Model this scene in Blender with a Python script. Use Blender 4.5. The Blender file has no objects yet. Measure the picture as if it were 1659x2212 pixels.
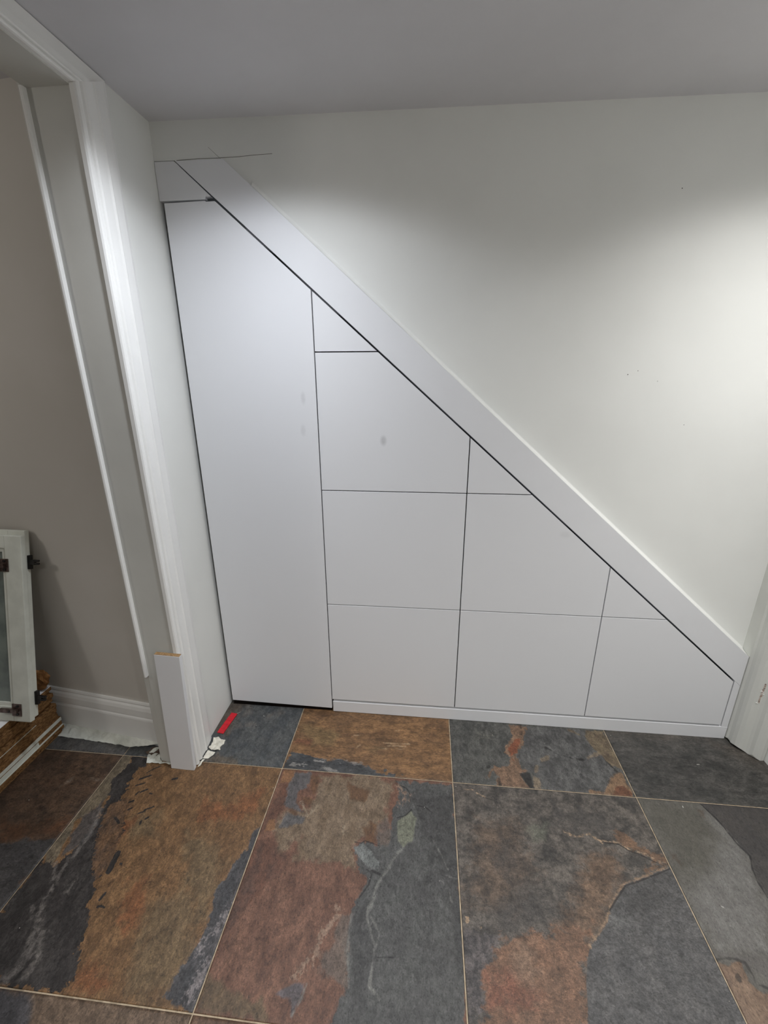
import bpy, bmesh, math, random
import numpy as np
from mathutils import Vector, Matrix

random.seed(7)
C = bpy.context.scene.collection
S = bpy.context.scene

# ---------------------------------------------------------------- camera
CAM = (0.8730, -1.5837, 1.5000)
YAW, PITCH, ROLL, FPX = -0.09628, -0.31739, -0.00405, 934.09
cam_data = bpy.data.cameras.new('camera')
cam = bpy.data.objects.new('camera', cam_data)
C.objects.link(cam)
S.camera = cam
fw = Vector((math.sin(YAW)*math.cos(PITCH), math.cos(YAW)*math.cos(PITCH), math.sin(PITCH)))
rt = Vector((math.cos(YAW), -math.sin(YAW), 0))
up = rt.cross(fw)
r_ = rt*math.cos(ROLL) + up*math.sin(ROLL)
u_ = -rt*math.sin(ROLL) + up*math.cos(ROLL)
m = Matrix((r_, u_, -fw)).transposed().to_4x4()
m.translation = Vector(CAM)
cam.matrix_world = m
cam_data.sensor_fit = 'VERTICAL'
cam_data.sensor_height = 24.0
cam_data.lens = FPX*24.0/2212.0
cam_data.clip_start = 0.01

# ---------------------------------------------------------------- world, exposure, lights
w = bpy.data.worlds.new('world'); S.world = w
w.use_nodes = True
w.node_tree.nodes['Background'].inputs[0].default_value = (0.8, 0.85, 0.95, 1)
w.node_tree.nodes['Background'].inputs[1].default_value = 0.05
S.view_settings.view_transform = 'Standard'
S.view_settings.look = 'None'
S.view_settings.gamma = 1
S.view_settings.use_curve_mapping = False
S.view_settings.exposure = 0.55
S.cycles.max_bounces = 10
S.cycles.diffuse_bounces = 8

CEIL = 2.240
BEAM = 2.5
def light(name, kind, loc, energy, color, **kw):
    d = bpy.data.lights.new(name, kind); d.energy = energy; d.color = color
    for k, v in kw.items(): setattr(d, k, v)
    o = bpy.data.objects.new(name, d); o.location = loc; C.objects.link(o)
    return o
# (x, y, watts, cone, blend)
DOWNLIGHTS = [(0.42, -0.485, 52, 150, 0.3, (.89, .93, 1.0)), (1.99, -0.56, 70, 150, 0.3, (1.0, .99, .98)),
              (0.55, -2.05, 74, 138, 0.8, (1.0, .985, .95)), (1.75, -1.95, 64, 138, 0.8, (1.0, .985, .95))]  # this rear pair is unseen fill, added to even out the light
for i, (x, y, e, ang, bl, colr) in enumerate(DOWNLIGHTS):
    lo_ = light('downlight_or_added_fill_beam', 'SPOT', (x, y, CEIL-0.012), e, colr,
          spot_size=math.radians(ang), spot_blend=bl, shadow_soft_size=0.035)
    # reflector lamp: the beam is strongest straight down and falls off towards its edge
    d = lo_.data; d.use_nodes = True; t_ = d.node_tree
    em = t_.nodes['Emission']; tc_ = t_.nodes.new('ShaderNodeTexCoord'); sx = t_.nodes.new('ShaderNodeSeparateXYZ')
    ab = t_.nodes.new('ShaderNodeMath'); ab.operation = 'ABSOLUTE'; pw = t_.nodes.new('ShaderNodeMath'); pw.operation = 'POWER'; pw.inputs[1].default_value = BEAM if i < 2 else 1.0
    t_.links.new(tc_.outputs['Normal'], sx.inputs[0]); t_.links.new(sx.outputs[2], ab.inputs[0]); t_.links.new(ab.outputs[0], pw.inputs[0]); t_.links.new(pw.outputs[0], em.inputs['Strength'])
# the other room's own ceiling lamp, out of view to the left
light('side_room_lamp', 'POINT', (-1.35, -1.35, 1.95), 9, (1.0, 0.95, 0.88), shadow_soft_size=0.12)

# ---------------------------------------------------------------- helpers
def s2l(c):
    c = c/255.0
    return c/12.92 if c <= 0.04045 else ((c+0.055)/1.055)**2.4
def rgb(c, g=1.0): return tuple(min(1.0, s2l(v)*g) for v in c)+(1.0,)
def stone(c, g=1.0):                     # slate colours, a little less saturated
    y = (c[0]+c[1]+c[2])/3
    return rgb(tuple(y+(v-y)*.97 for v in c), g)

class NT:
    def __init__(s, name):
        s.m = bpy.data.materials.new(name); s.m.use_nodes = True
        s.t = s.m.node_tree; s.b = s.t.nodes['Principled BSDF']
    def n(s, typ, **kw):
        o = s.t.nodes.new(typ)
        for k, v in kw.items(): setattr(o, k, v)
        return o
    def l(s, a, b): s.t.links.new(a, b)
    def math(s, op, a, b=None, c=None, clamp=False):
        o = s.n('ShaderNodeMath', operation=op, use_clamp=clamp)
        for i, v in enumerate((a, b, c)):
            if v is None: continue
            if hasattr(v, 'is_output'): s.l(v, o.inputs[i])
            else: o.inputs[i].default_value = v
        return o.outputs[0]
    def coord(s, scale=(1, 1, 1)):
        tc = s.n('ShaderNodeTexCoord'); mp = s.n('ShaderNodeMapping')
        mp.inputs['Scale'].default_value = scale
        s.l(tc.outputs['Object'], mp.inputs[0]); return mp.outputs[0]
    def noise(s, vec, scale, detail=4, rough=0.55):
        o = s.n('ShaderNodeTexNoise'); o.inputs['Scale'].default_value = scale
        o.inputs['Detail'].default_value = detail; o.inputs['Roughness'].default_value = rough
        if vec is not None: s.l(vec, o.inputs['Vector'])
        return o.outputs[0]
    def mix(s, f, a, b, blend='MIX'):
        o = s.n('ShaderNodeMix', data_type='RGBA', blend_type=blend)
        for i, v in ((0, f), (6, a), (7, b)):
            if hasattr(v, 'is_output'): s.l(v, o.inputs[i])
            else: o.inputs[i].default_value = v
        return o.outputs[2]
    def bump(s, h, strength, dist):
        o = s.n('ShaderNodeBump'); o.inputs['Strength'].default_value = strength
        o.inputs['Distance'].default_value = dist
        s.l(h, o.inputs['Height']); s.l(o.outputs[0], s.b.inputs['Normal'])
    def smooth(s, d, lo, hi):
        o = s.n('ShaderNodeMapRange', interpolation_type='SMOOTHSTEP')
        s.l(d, o.inputs[0]); o.inputs[1].default_value = lo; o.inputs[2].default_value = hi
        return o.outputs[0]

def mat(name, c, c2=None, rough=0.5, spec=0.4, scale=20, bump=0.0, bdist=0.001, metal=0, stretch=(1, 1, 1), detail=4, c3=None):
    q = NT(name); co = q.coord(stretch)
    n = q.noise(co, scale, detail)
    col = q.mix(q.smooth(n, 0.35, 0.65), rgb(c), rgb(c2 or c))
    if c3: col = q.mix(q.smooth(q.noise(co, scale*3.3, 5), 0.55, 0.62), col, rgb(c3))
    q.l(col, q.b.inputs['Base Color'])
    q.b.inputs['Roughness'].default_value = rough
    q.b.inputs['Specular IOR Level'].default_value = spec
    q.b.inputs['Metallic'].default_value = metal
    if bump: q.bump(q.noise(co, scale*6, 5), bump, bdist)
    return q.m

WALL = mat('wall_paint', (222, 223, 220), (219, 220, 217), .75, .25, 3, .12, .0012)
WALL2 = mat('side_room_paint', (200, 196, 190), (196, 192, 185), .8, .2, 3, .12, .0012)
CEILM = mat('ceiling_paint', (206, 205, 208), (202, 201, 204), .85, .2, 3, .08, .001)
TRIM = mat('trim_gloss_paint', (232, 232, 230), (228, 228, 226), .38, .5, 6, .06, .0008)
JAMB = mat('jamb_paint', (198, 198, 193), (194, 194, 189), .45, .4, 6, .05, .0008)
MELA = mat('white_board', (221, 222, 225), (219, 220, 223), .42, .4, 5, .02, .0004)
def smudged(name, spots):
    q = NT(name); co = q.coord((1, 1, 1)); col = rgb((220, 221, 224)); sep = q.n('ShaderNodeSeparateXYZ'); q.l(co, sep.inputs[0])
    nn = q.noise(co, 60, 3)
    for x, z, rx, rz, op in spots:
        dx = q.math('DIVIDE', q.math('SUBTRACT', sep.outputs[0], x), rx); dz = q.math('DIVIDE', q.math('SUBTRACT', sep.outputs[2], z), rz)
        d = q.math('SQRT', q.math('ADD', q.math('MULTIPLY', dx, dx), q.math('MULTIPLY', dz, dz)))
        f = q.math('MULTIPLY', q.math('MULTIPLY', q.smooth(d, 1.0, .2), op), q.math('ADD', nn, .5))
        col = q.mix(f, col, rgb((150, 150, 152)))
    q.l(col, q.b.inputs['Base Color']); q.b.inputs['Roughness'].default_value = .42; q.b.inputs['Specular IOR Level'].default_value = .4
    return q.m
SMUD = smudged('marked_white_board', [(.719, 1.253, .016, .026, .45), (.427, 1.404, .012, .03, .25), (.42, 1.288, .014, .03, .2), (1.409, .906, .03, .02, .12)])
DARK = mat('gap_shade_carcass', (22, 17, 15), (16, 13, 12), .8, .1, 10)  # near-black: the shade in the gaps between fronts is put into this colour
GROUT = mat('grout', (176, 160, 138), (148, 134, 114), .9, .1, 60, .3, .001)
CHIP = mat('chipboard', (150, 122, 88), (118, 90, 60), .9, .1, 220, .5, .001, detail=6, c3=(178, 150, 112))
CHIPD = mat('dark_chipboard', (140, 106, 70), (92, 66, 42), .9, .1, 90, .5, .001, stretch=(1, 1, 3), detail=6)
OLDW = mat('aged_white_paint', (208, 210, 200), (196, 198, 188), .4, .4, 12, .05, .0006)
GLASS = mat('frosted_panel', (120, 128, 122), (96, 104, 100), .25, .5, 9)
HING = mat('hinge_metal', (120, 104, 98), (84, 70, 64), .35, .5, 60, metal=.85)
BLK = mat('black_metal', (30, 26, 24), (22, 19, 18), .45, .4, 60)
RED = mat('red_plastic', (196, 22, 38), (176, 16, 32), .4, .5, 60)
PAPER = mat('torn_paper', (214, 210, 198), (196, 192, 180), .85, .1, 40, .2, .001)
SHEET = mat('dust_sheet', (206, 208, 200), (186, 188, 180), .7, .2, 14, .3, .002)
CARD = mat('brown_card', (150, 108, 68), (118, 82, 50), .85, .1, 30, .2, .001)
STAIN = mat('stain', (150, 124, 112), (190, 182, 174), .7, .2, 120, detail=6)
BLACKDOT = mat('nail_hole', (25, 22, 20), None, .9, .1)  # also colours the added shade block under the right casing
LAMP = NT('lamp_lens'); LAMP.b.inputs['Emission Color'].default_value = (.95, .97, 1, 1); LAMP.b.inputs['Emission Strength'].default_value = 12
LAMP = LAMP.m

def link(name, me, m, parent=None, loc=None):
    o = bpy.data.objects.new(name, me); C.objects.link(o)
    if m: me.materials.append(m)
    if parent is not None: o.parent = parent
    if loc is not None: o.location = loc
    return o
def tag(o, label=None, cat=None, group=None, kind=None):
    for k, v in (('label', label), ('category', cat), ('group', group), ('kind', kind)):
        if v: o[k] = v
    return o
def empty(name, loc=(0, 0, 0), **kw):
    o = bpy.data.objects.new(name, None); C.objects.link(o); o.location = loc; o.empty_display_size = .05
    return tag(o, **kw)
def finish(bm, name, m, parent=None, bevel=0.0, smooth=False):
    bmesh.ops.remove_doubles(bm, verts=bm.verts, dist=1e-6)
    bmesh.ops.recalc_face_normals(bm, faces=bm.faces)
    if bevel:
        es = [e for e in bm.edges if len(e.link_faces) == 2 and e.calc_face_angle(0) > .5]
        bmesh.ops.bevel(bm, geom=es, offset=bevel, segments=2, profile=.6, affect='EDGES')
    me = bpy.data.meshes.new(name); bm.to_mesh(me); bm.free()
    if smooth:
        for p in me.polygons: p.use_smooth = True
    o = link(name, me, m)
    if parent is not None:
        o.parent = parent
        o.matrix_parent_inverse = Matrix.Translation(-Vector(parent.location)) if parent.type == 'EMPTY' and parent.parent is None and parent.rotation_euler.x == 0 and not parent.get('local') else Matrix()
    return o
def add_box(bm, x0, x1, y0, y1, z0, z1):
    v = [bm.verts.new(p) for p in ((x0,y0,z0),(x1,y0,z0),(x1,y1,z0),(x0,y1,z0),(x0,y0,z1),(x1,y0,z1),(x1,y1,z1),(x0,y1,z1))]
    for f in ((0,3,2,1),(4,5,6,7),(0,1,5,4),(1,2,6,5),(2,3,7,6),(3,0,4,7)): bm.faces.new([v[i] for i in f])
def add_prism(bm, pts, axis, a, b, b_pts=None):
    """pts: 2D polygon; axis 'y': (x,z) between y=a..b ; 'z': (x,y) ; 'x': (y,z)"""
    def P(p, t): return {'y': (p[0], t, p[1]), 'z': (p[0], p[1], t), 'x': (t, p[0], p[1])}[axis]
    A = [bm.verts.new(P(p, a)) for p in pts]; B = [bm.verts.new(P(p, b)) for p in (b_pts or pts)]
    bm.faces.new(A); bm.faces.new(B[::-1]); n = len(pts)
    for i in range(n): bm.faces.new((A[i], B[i], B[(i+1) % n], A[(i+1) % n]))
def add_tube(bm, p0, p1, r, n=12):
    p0, p1 = Vector(p0), Vector(p1); d = (p1-p0).normalized(); q = d.to_track_quat('Z', 'Y')
    R = [[bm.verts.new(p+q @ Vector((r*math.cos(2*math.pi*i/n), r*math.sin(2*math.pi*i/n), 0))) for i in range(n)] for p in (p0, p1)]
    bm.faces.new(R[0][::-1]); bm.faces.new(R[1])
    for i in range(n): bm.faces.new((R[0][i], R[0][(i+1) % n], R[1][(i+1) % n], R[1][i]))
def box(name, x0, x1, y0, y1, z0, z1, m, parent=None, bevel=0.0):
    bm = bmesh.new(); add_box(bm, x0, x1, y0, y1, z0, z1); return finish(bm, name, m, parent, bevel)
def prism(name, pts, axis, a, b, m, parent=None, bevel=0.0, smooth=False, b_pts=None):
    bm = bmesh.new(); add_prism(bm, pts, axis, a, b, b_pts); return finish(bm, name, m, parent, bevel, smooth)
def struct(o): o['kind'] = 'structure'; return o

# ================================================================ room shell
XL, XR, YF = -0.015, 2.178, -2.75       # left wall face, right wall face, wall behind the camera
def wall_y(x): return 0.004+0.019*x     # the wall over the stairs is slightly out of line with the cupboard fronts
LINE = lambda x: 2.1796-0.8788*x        # slope of the stairs

floor = struct(box('floor', -2.6, 2.9, -2.9, 0.75, -0.06, -0.0024, GROUT))
struct(box('ceiling', -2.6, 2.9, -2.9, 0.75, CEIL, CEIL+.06, CEILM))

# wall over the stairs, cut along the slope
lo = 0.150
pts = [(XL-.12, 2.137), (.0485+(lo-.146)/.8788, 2.137), (2.30, LINE(2.30)+lo), (2.30, CEIL), (XL-.12, CEIL)]
bm = bmesh.new()
A = [bm.verts.new((x, wall_y(x), z)) for x, z in pts]; B = [bm.verts.new((x, wall_y(x)+.1, z)) for x, z in pts]
bm.faces.new(A); bm.faces.new(B[::-1])
for i in range(5): bm.faces.new((A[i], B[i], B[(i+1) % 5], A[(i+1) % 5]))
wall_back = struct(finish(bm, 'wall_back', WALL))
# hairline cracks where filler and strip meet the plaster, and small nail holes
def wall_line(name, pts, wdt, m=None):
    bm = bmesh.new()
    for (x0, z0), (x1, z1) in zip(pts, pts[1:]):
        d = Vector((x1-x0, z1-z0)).normalized()*wdt/2; nx, nz = -d.y, d.x
        yy = lambda x: wall_y(x)-.0006
        v = [bm.verts.new((x, yy(x)+dy, z)) for dy in (0, .002) for x, z in ((x0-nx, z0-nz), (x1-nx, z1-nz), (x1+nx, z1+nz), (x0+nx, z0+nz))]
        for f in ((0,1,2,3),(7,6,5,4),(0,4,5,1),(1,5,6,2),(2,6,7,3),(3,7,4,0)): bm.faces.new([v[i] for i in f])
    return finish(bm, name, m or CRK, wall_back)
CRK = mat('crack_shadow', (120, 118, 112), (140, 138, 132), .9, .1, 50)
wall_line('crack', [(.06, 2.1365), (.13, 2.139), (.205, 2.1385)], .0012)
wall_line('crack', [(.205, 2.139), (.26, 2.1395), (.31, 2.1425), (.372, 2.144)], .0012)
wall_line('crack', [(.205, 2.136), (.183, 2.155), (.168, 2.168)], .0008)
for x, z, r in ((1.622, 2.016, .0013), (1.553, 1.482, .0015), (1.584, 1.494, .0011), (1.654, 1.46, .0010), (1.769, 1.314, .0011)):
    bm = bmesh.new(); add_tube(bm, (x, wall_y(x)-.0008, z), (x, wall_y(x)+.004, z), r, 8)
    finish(bm, 'nail_hole', BLACKDOT, wall_back)

# left wall (with the doorway), 12 cm thick
DX = -.135                              # far face of that wall
struct(box('wall_left', DX, XL, -.3005, .75, 0, CEIL, WALL))
struct(box('wall_left', DX, XL, -1.16, -.3005, 2.19, CEIL, WALL))
struct(box('wall_left', DX, XL, -2.9, -1.16, 0, CEIL, WALL))
struct(box('wall_front', -2.6, 2.9, YF-.1, YF, 0, CEIL, mat('grey_paint', (150, 148, 145), (146, 144, 141), .8, .2, 3)))
# right wall, its corner wrapped by an old moulded casing with a ragged foot
struct(box('wall_right', 2.262, 2.9, -2.9, .75, 0, CEIL, WALL))
def casing_profile_right():
    return [(2.30, .06), (2.178, .06), (2.1775, -.004), (2.181, -.013), (2.180, -.030), (2.184, -.046), (2.192, -.058), (2.202, -.064),
            (2.213, -.069), (2.219, -.078), (2.2225, -.092), (2.232, -.103), (2.245, -.107), (2.258, -.106), (2.262, -.098), (2.30, -.098)]
pr = casing_profile_right()
bm = bmesh.new()
ft = [0, 0, .009, .014, .009, .013, .012, .009, .003, .0015, .013, .0075, .001, .0015, .001, .001]
zl = [None]+[.02, .3, .6, 1., 1.5, 2., CEIL]
rings = []
for k, z in enumerate(zl):
    rings.append([bm.verts.new((x+(random.uniform(-.0006, .0006) if k not in (0, 7) else 0), y, ft[i] if z is None else z)) for i, (x, y) in enumerate(pr)])
for a, b in zip(rings, rings[1:]):
    for i in range(len(pr)): j = (i+1) % len(pr); bm.faces.new((a[i], a[j], b[j], b[i]))
bm.faces.new(rings[0]); bm.faces.new(rings[-1][::-1])
rc = finish(bm, 'trim_1', mat('right_casing_paint', (206, 207, 202), (202, 203, 198), .5, .4, 6, .08, .001), None)
for p in rc.data.polygons: p.use_smooth = False
struct(rc)
prism('foot_gap_shade', [(2.30, .05), (2.186, .05), (2.186, -.022), (2.190, -.042), (2.205, -.056), (2.224, -.072), (2.230, -.090), (2.255, -.094), (2.30, -.094)], 'z', .0002, .02, BLACKDOT, rc)  # added black block standing in for the shade in the gaps under the casing
# mark left by a removed fitting: bare patch, chips of lifted paint, screw holes
fd = Vector((.011, -.005)).normalized(); fn = Vector((-fd.y, fd.x))*-1      # along and out of the flat of the casing
def on_flat(a, b): p = Vector((2.2025, -.0642))+fd*a+fn*b; return (p.x, p.y)
if on_flat(0, 1)[1] > 0: fn = -fn
for a0, a1, z0, z1 in ((.001, .0075, .247, .282), (.002, .0095, .278, .312), (.0035, .0105, .308, .338)):
    prism('bare_patch', [on_flat(a0, -.001), on_flat(a1, -.001), on_flat(a1-.0008, .0004), on_flat(a0+.0006, .0004)], 'z', z0, z1, STAIN, rc)
for a, z in ((.0035, .256), (.0068, .338), (.0085, .318)):
    p0 = on_flat(a, -.002); p1 = on_flat(a, .0009)
    bm = bmesh.new(); add_tube(bm, (p0[0], p0[1], z), (p1[0], p1[1], z), .0014, 8); finish(bm, 'screw_hole', BLACKDOT, rc)
for a0, a1, z, h in ((-.004, .003, .2445, .0016), (-.001, .008, .300, .002), (.004, .012, .291, .0016), (.000, .005, .305, .0012)):
    prism('paint_chip', [on_flat(a0, -.001), on_flat(a1, -.001), on_flat(a1, .0025), on_flat((a0+a1)/2, .0012), on_flat(a0, .002)], 'z', z, z+h, TRIM, rc)

# room beyond the doorway
WA, WB = Vector((-.15, -.249)), Vector((-2.6, .0597))    # face of its rear wall, slightly out of square
def wline(x, off=0): return WA.y+(x-WA.x)*(-.126)-off
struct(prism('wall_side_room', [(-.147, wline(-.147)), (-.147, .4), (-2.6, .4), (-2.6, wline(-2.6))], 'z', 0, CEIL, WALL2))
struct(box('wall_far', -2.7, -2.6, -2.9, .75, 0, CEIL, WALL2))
# moulded skirting in the side room
sk = [(0, 0), (.018, 0), (.018, .120), (.0165, .126), (.013, .131), (.0135, .136), (.0175, .139), (.0175, .168), (.014, .182), (.009, .190), (.011, .196), (.009, .203), (0, .203)]
bm = bmesh.new()
ra = [bm.verts.new((-.165, wline(-.165, d-.001), z)) for d, z in sk]; rb = [bm.verts.new((-2.59, wline(-2.59, d-.001), z)) for d, z in sk]
bm.faces.new(ra); bm.faces.new(rb[::-1])
for i in range(len(sk)): j = (i+1) % len(sk); bm.faces.new((ra[i], ra[j], rb[j], rb[i]))
struct(finish(bm, 'baseboard_side_room', TRIM))

# ---------------------------------------------------------------- doorway lining and casing
door = empty('door_1', (XL, -.33, 0), kind='structure')
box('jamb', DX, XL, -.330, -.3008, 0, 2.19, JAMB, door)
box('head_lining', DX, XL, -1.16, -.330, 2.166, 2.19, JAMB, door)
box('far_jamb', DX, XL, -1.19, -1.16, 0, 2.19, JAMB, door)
# far casing seen past the jamb: rounded bead and flat band
bead = [(-.1330, -.3285), (-.1330, -.339), (-.1345, -.3425), (-.139, -.344), (-.1425, -.3425), (-.1445, -.339), (-.1445, -.3285)]
prism('stop_bead', bead, 'z', .42, 2.166, TRIM, door, smooth=False)
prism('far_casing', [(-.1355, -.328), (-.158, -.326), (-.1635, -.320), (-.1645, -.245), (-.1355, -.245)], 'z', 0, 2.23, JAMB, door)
# near casing: moulded profile in (y, x), run up the wall and mitred along the head
cp = [(-.336, -.0149), (-.336, -.003), (-.333, .001), (-.328, .003), (-.322, .003), (-.3175, -.003), (-.313, -.003), (-.310, .002), (-.305, .0045),
      (-.300, .004), (-.297, .0005), (-.268, .001), (-.262, .0045), (-.256, .003), (-.250, -.0005), (-.215, -.004), (-.200, -.008), (-.192, -.0149)]
bm = bmesh.new()
for z0, z1 in ((0, 1),):
    prev = None
    for z in (.004, .03, .3, .8, 1.4, 1.9, 9):
        ring = [bm.verts.new((x+(0 if z > 2 or i in (0, len(cp)-1) else random.uniform(-.0004, .0004)), y, (2.169+(y+.336)*.5 if z == 9 else z))) for i, (y, x) in enumerate(cp)]
        if prev:
            for i in range(len(cp)): j = (i+1) % len(cp); bm.faces.new((prev[i], prev[j], ring[j], ring[i]))
        else: bm.faces.new(ring)
        prev = ring
    bm.faces.new(prev[::-1])
cs = finish(bm, 'casing', TRIM, door)
bm = bmesh.new()
A, B = [], []
hp = cp[:12]+[(-.268, -.0035), (-.200, -.0045), (-.1935, -.0149)]
for y, x in hp:
    d = (y+.336)*.5
    A.append(bm.verts.new((x-.002 if x > -.01 else x, y, 2.169+d))); B.append(bm.verts.new((x-.002 if x > -.01 else x, -1.2, 2.169+d)))
bm.faces.new(A); bm.faces.new(B[::-1])
for i in range(len(hp)): j = (i+1) % len(hp); bm.faces.new((A[i], A[j], B[j], B[i]))
finish(bm, 'head_casing', TRIM, door)

# ---------------------------------------------------------------- downlights and added rear fill lamps (bodies; the beams are at the top)
for i, (x, y, e, a, b, c_) in enumerate(DOWNLIGHTS):
    t = empty('downlight_or_added_fill', (x, y, CEIL), label=['round recessed downlight in the ceiling above the tall cupboard', 'round recessed downlight in the ceiling near the right wall',
              'added unseen fill downlight in the ceiling behind the viewpoint, towards the left', 'added unseen fill downlight in the ceiling behind the viewpoint, towards the right'][i], cat='light', group='recessed ceiling downlights')
    bm = bmesh.new(); n = 24
    R = [[bm.verts.new((x+r*math.cos(2*math.pi*k/n), y+r*math.sin(2*math.pi*k/n), CEIL+z)) for k in range(n)] for r, z in ((.038, -.0005), (.037, -.005), (.030, -.006), (.028, -.0005))]
    for a_, b_ in zip(R, R[1:]+R[:1]):
        for k in range(n): bm.faces.new((a_[k], a_[(k+1) % n], b_[(k+1) % n], b_[k]))
    finish(bm, 'bezel', TRIM, t)
    bm = bmesh.new(); add_tube(bm, (x, y, CEIL-.0035), (x, y, CEIL-.0005), .0275, 24); finish(bm, 'lens', LAMP, t)

# ================================================================ cupboards under the stairs
A0, A1, A2, A3, A4 = 0.001, .4774, 1.0327, 1.5914, 2.1474
B1, B2, B3, BD, PL = 1.5604, 1.0588, .5604, .0690, .0578
G = .0019; TH = .018
SL = -.8788
TOPOFF = -.0052
def front(name, pts, parent, label=None):
    o = prism(name, pts, 'y', 0.0, TH, SMUD, parent, .0008)
    if label: o['label'] = label
    return o
def carcass(x0, x1, ztop_l, ztop_r, z0, parent, plinth=False):
    """open-fronted box of 16 mm board following the slope"""
    t = .016; y0, y1 = .024, .55
    bm = bmesh.new()
    def tp(x): return ztop_l+(ztop_r-ztop_l)*(x-x0)/(x1-x0)
    add_prism(bm, [(x0, z0), (x0+t, z0), (x0+t, tp(x0+t)), (x0, tp(x0))], 'y', y0, y1)
    add_prism(bm, [(x1-t, z0), (x1, z0), (x1, tp(x1)), (x1-t, tp(x1-t))], 'y', y0, y1)
    add_prism(bm, [(x0+t, z0), (x1-t, z0), (x1-t, z0+t), (x0+t, z0+t)], 'y', y0, y1)
    add_prism(bm, [(x0+t, tp(x0+t)-t), (x1-t, tp(x1-t)-t), (x1-t, tp(x1-t)), (x0+t, tp(x0+t))], 'y', y0, y1)
    add_prism(bm, [(x0+t, z0+t), (x1-t, z0+t), (x1-t, tp(x1-t)-t), (x0+t, tp(x0+t)-t)], 'y', y1-t, y1)
    return finish(bm, 'carcass', DARK, parent)
def cab(x, **kw): return empty('stair_cupboard', (x, 0, 0), cat='cupboard', group='fitted cupboards under the stairs', **kw)

c0 = cab(A0, label='tall white cupboard with one full-height door and sloping top, left end under the stairs')
xs = lambda z: (z-(2.1796+TOPOFF))/SL
zt = 2.0215
front('door', [(A0, .0265), (A1-G, .0185), (A1-G, LINE(A1-G)+TOPOFF), (xs(zt), zt), (.1435, zt-.001), (.1415, 2.0235), (A0, 2.0205)], c0)
bm = bmesh.new()
add_box(bm, A0+.003, A0+.019, .024, .55, .004, 1.99); add_prism(bm, [(A1-.019, .004), (A1-.003, .004), (A1-.003, 1.735), (A1-.019, 1.735)], 'y', .024, .55)
add_prism(bm, [(A0+.019, 1.974), (.17, 1.974), (A1-.019, 1.719), (A1-.019, 1.735), (.185, 1.99), (A0+.019, 1.99)], 'y', .024, .55)
add_box(bm, A0+.019, A1-.019, .024, .55, .004, .016); add_box(bm, A0+.019, A1-.019, .534, .55, .016, 1.70)
finish(bm, 'carcass', DARK, c0)
box('door_gap_shade', A0+.002, A1-.004, .006, .0235, .0004, .0172, DARK, c0)  # added dark strip that paints the shade below the tall door

c1 = cab(A1, label='white cupboard of four stacked flat drawer fronts beside the tall door')
L_ = A1+G; R_ = A2-G
front('drawer_front', [(L_, B1+G), (xs(B1+G), B1+G), (L_, LINE(L_)+TOPOFF)], c1, 'small triangular top front')
front('drawer_front', [(L_, B2+G), (R_, B2+G), (R_, LINE(R_)+TOPOFF), (xs(B1-G), B1-G), (L_, B1-G)], c1)
front('drawer_front', [(L_, B3+G), (R_, B3+G), (R_, B2-G), (L_, B2-G)], c1)
front('drawer_front', [(L_, BD), (R_, BD), (R_, B3-G), (L_, B3-G)], c1)
carcass(A1+.001, A2-.001, LINE(A1)-.03, LINE(A2)-.03, .07, c1)
c2 = cab(A2, label='white cupboard with three flat drawer fronts in the middle under the slope')
L_ = A2+G; R_ = A3-G
front('drawer_front', [(L_, B2+G), (xs(B2+G), B2+G), (L_, LINE(L_)+TOPOFF)], c2, 'small triangular top front')
front('drawer_front', [(L_, B3+G), (R_, B3+G), (R_, LINE(R_)+TOPOFF), (xs(B2-G), B2-G), (L_, B2-G)], c2)
front('drawer_front', [(L_, BD), (R_, BD), (R_, B3-G), (L_, B3-G)], c2)
carcass(A2+.001, A3-.001, LINE(A2)-.03, LINE(A3)-.03, .07, c2)
c3 = cab(A3, label='lowest white cupboard with two flat fronts at the right end under the stairs')
L_ = A3+G; R_ = A4-G
front('drawer_front', [(L_, B3+G), (xs(B3+G), B3+G), (L_, LINE(L_)+TOPOFF)], c3, 'small triangular top front')
front('drawer_front', [(L_, BD), (R_, BD), (R_, LINE(R_)+TOPOFF), (xs(B3-G), B3-G), (L_, B3-G)], c3)
carcass(A3+.001, A4-.001, LINE(A3)-.03, LINE(A4)-.03, .07, c3)

tag(prism('corner_infill', [(A4+.0025, PL+.003), (2.1755, PL+.003), (2.1755, LINE(2.1755)+.003), (A4+.0025, LINE(A4+.0025)+.003)], 'y', .0002, .05, MELA, None, .0005),
    'narrow white upright infill strip between the lowest cupboard and the right wall', 'panel')
tag(prism('plinth', [(A1+.004, .0025), (2.1745, -.0015), (2.1755, PL+.002), (A1+.004, PL-.001)], 'y', -.0005, .0175, MELA, None, .0006),
    'long white plinth board on the floor below the drawer fronts', 'plinth')
SO = .1425
tp = 2.134
tag(prism('sloping_fascia', [((tp-2.1796-.0035)/SL, tp), (xs(1.9)+.004, LINE(xs(1.9)+.004)+.0035), (2.1755, LINE(2.1755)+.0035), (2.1755, LINE(2.1755)+SO), ((tp-2.1796-SO)/SL, tp)],
          'y', 0, .06, MELA, None, .0009), 'long white sloping board along the top of the cupboards', 'panel')
tag(prism('filler_panel', [(-.0135, 2.027), (.142, 2.0275), (.144, 2.0345), (.1625, 2.0345), ((tp-2.1796-.002)/SL-.0015, tp), (-.0135, tp)], 'y', .0005, .0195, MELA, None, .0007),
    'small white board above the tall door between the wall and sloping board', 'panel')

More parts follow.
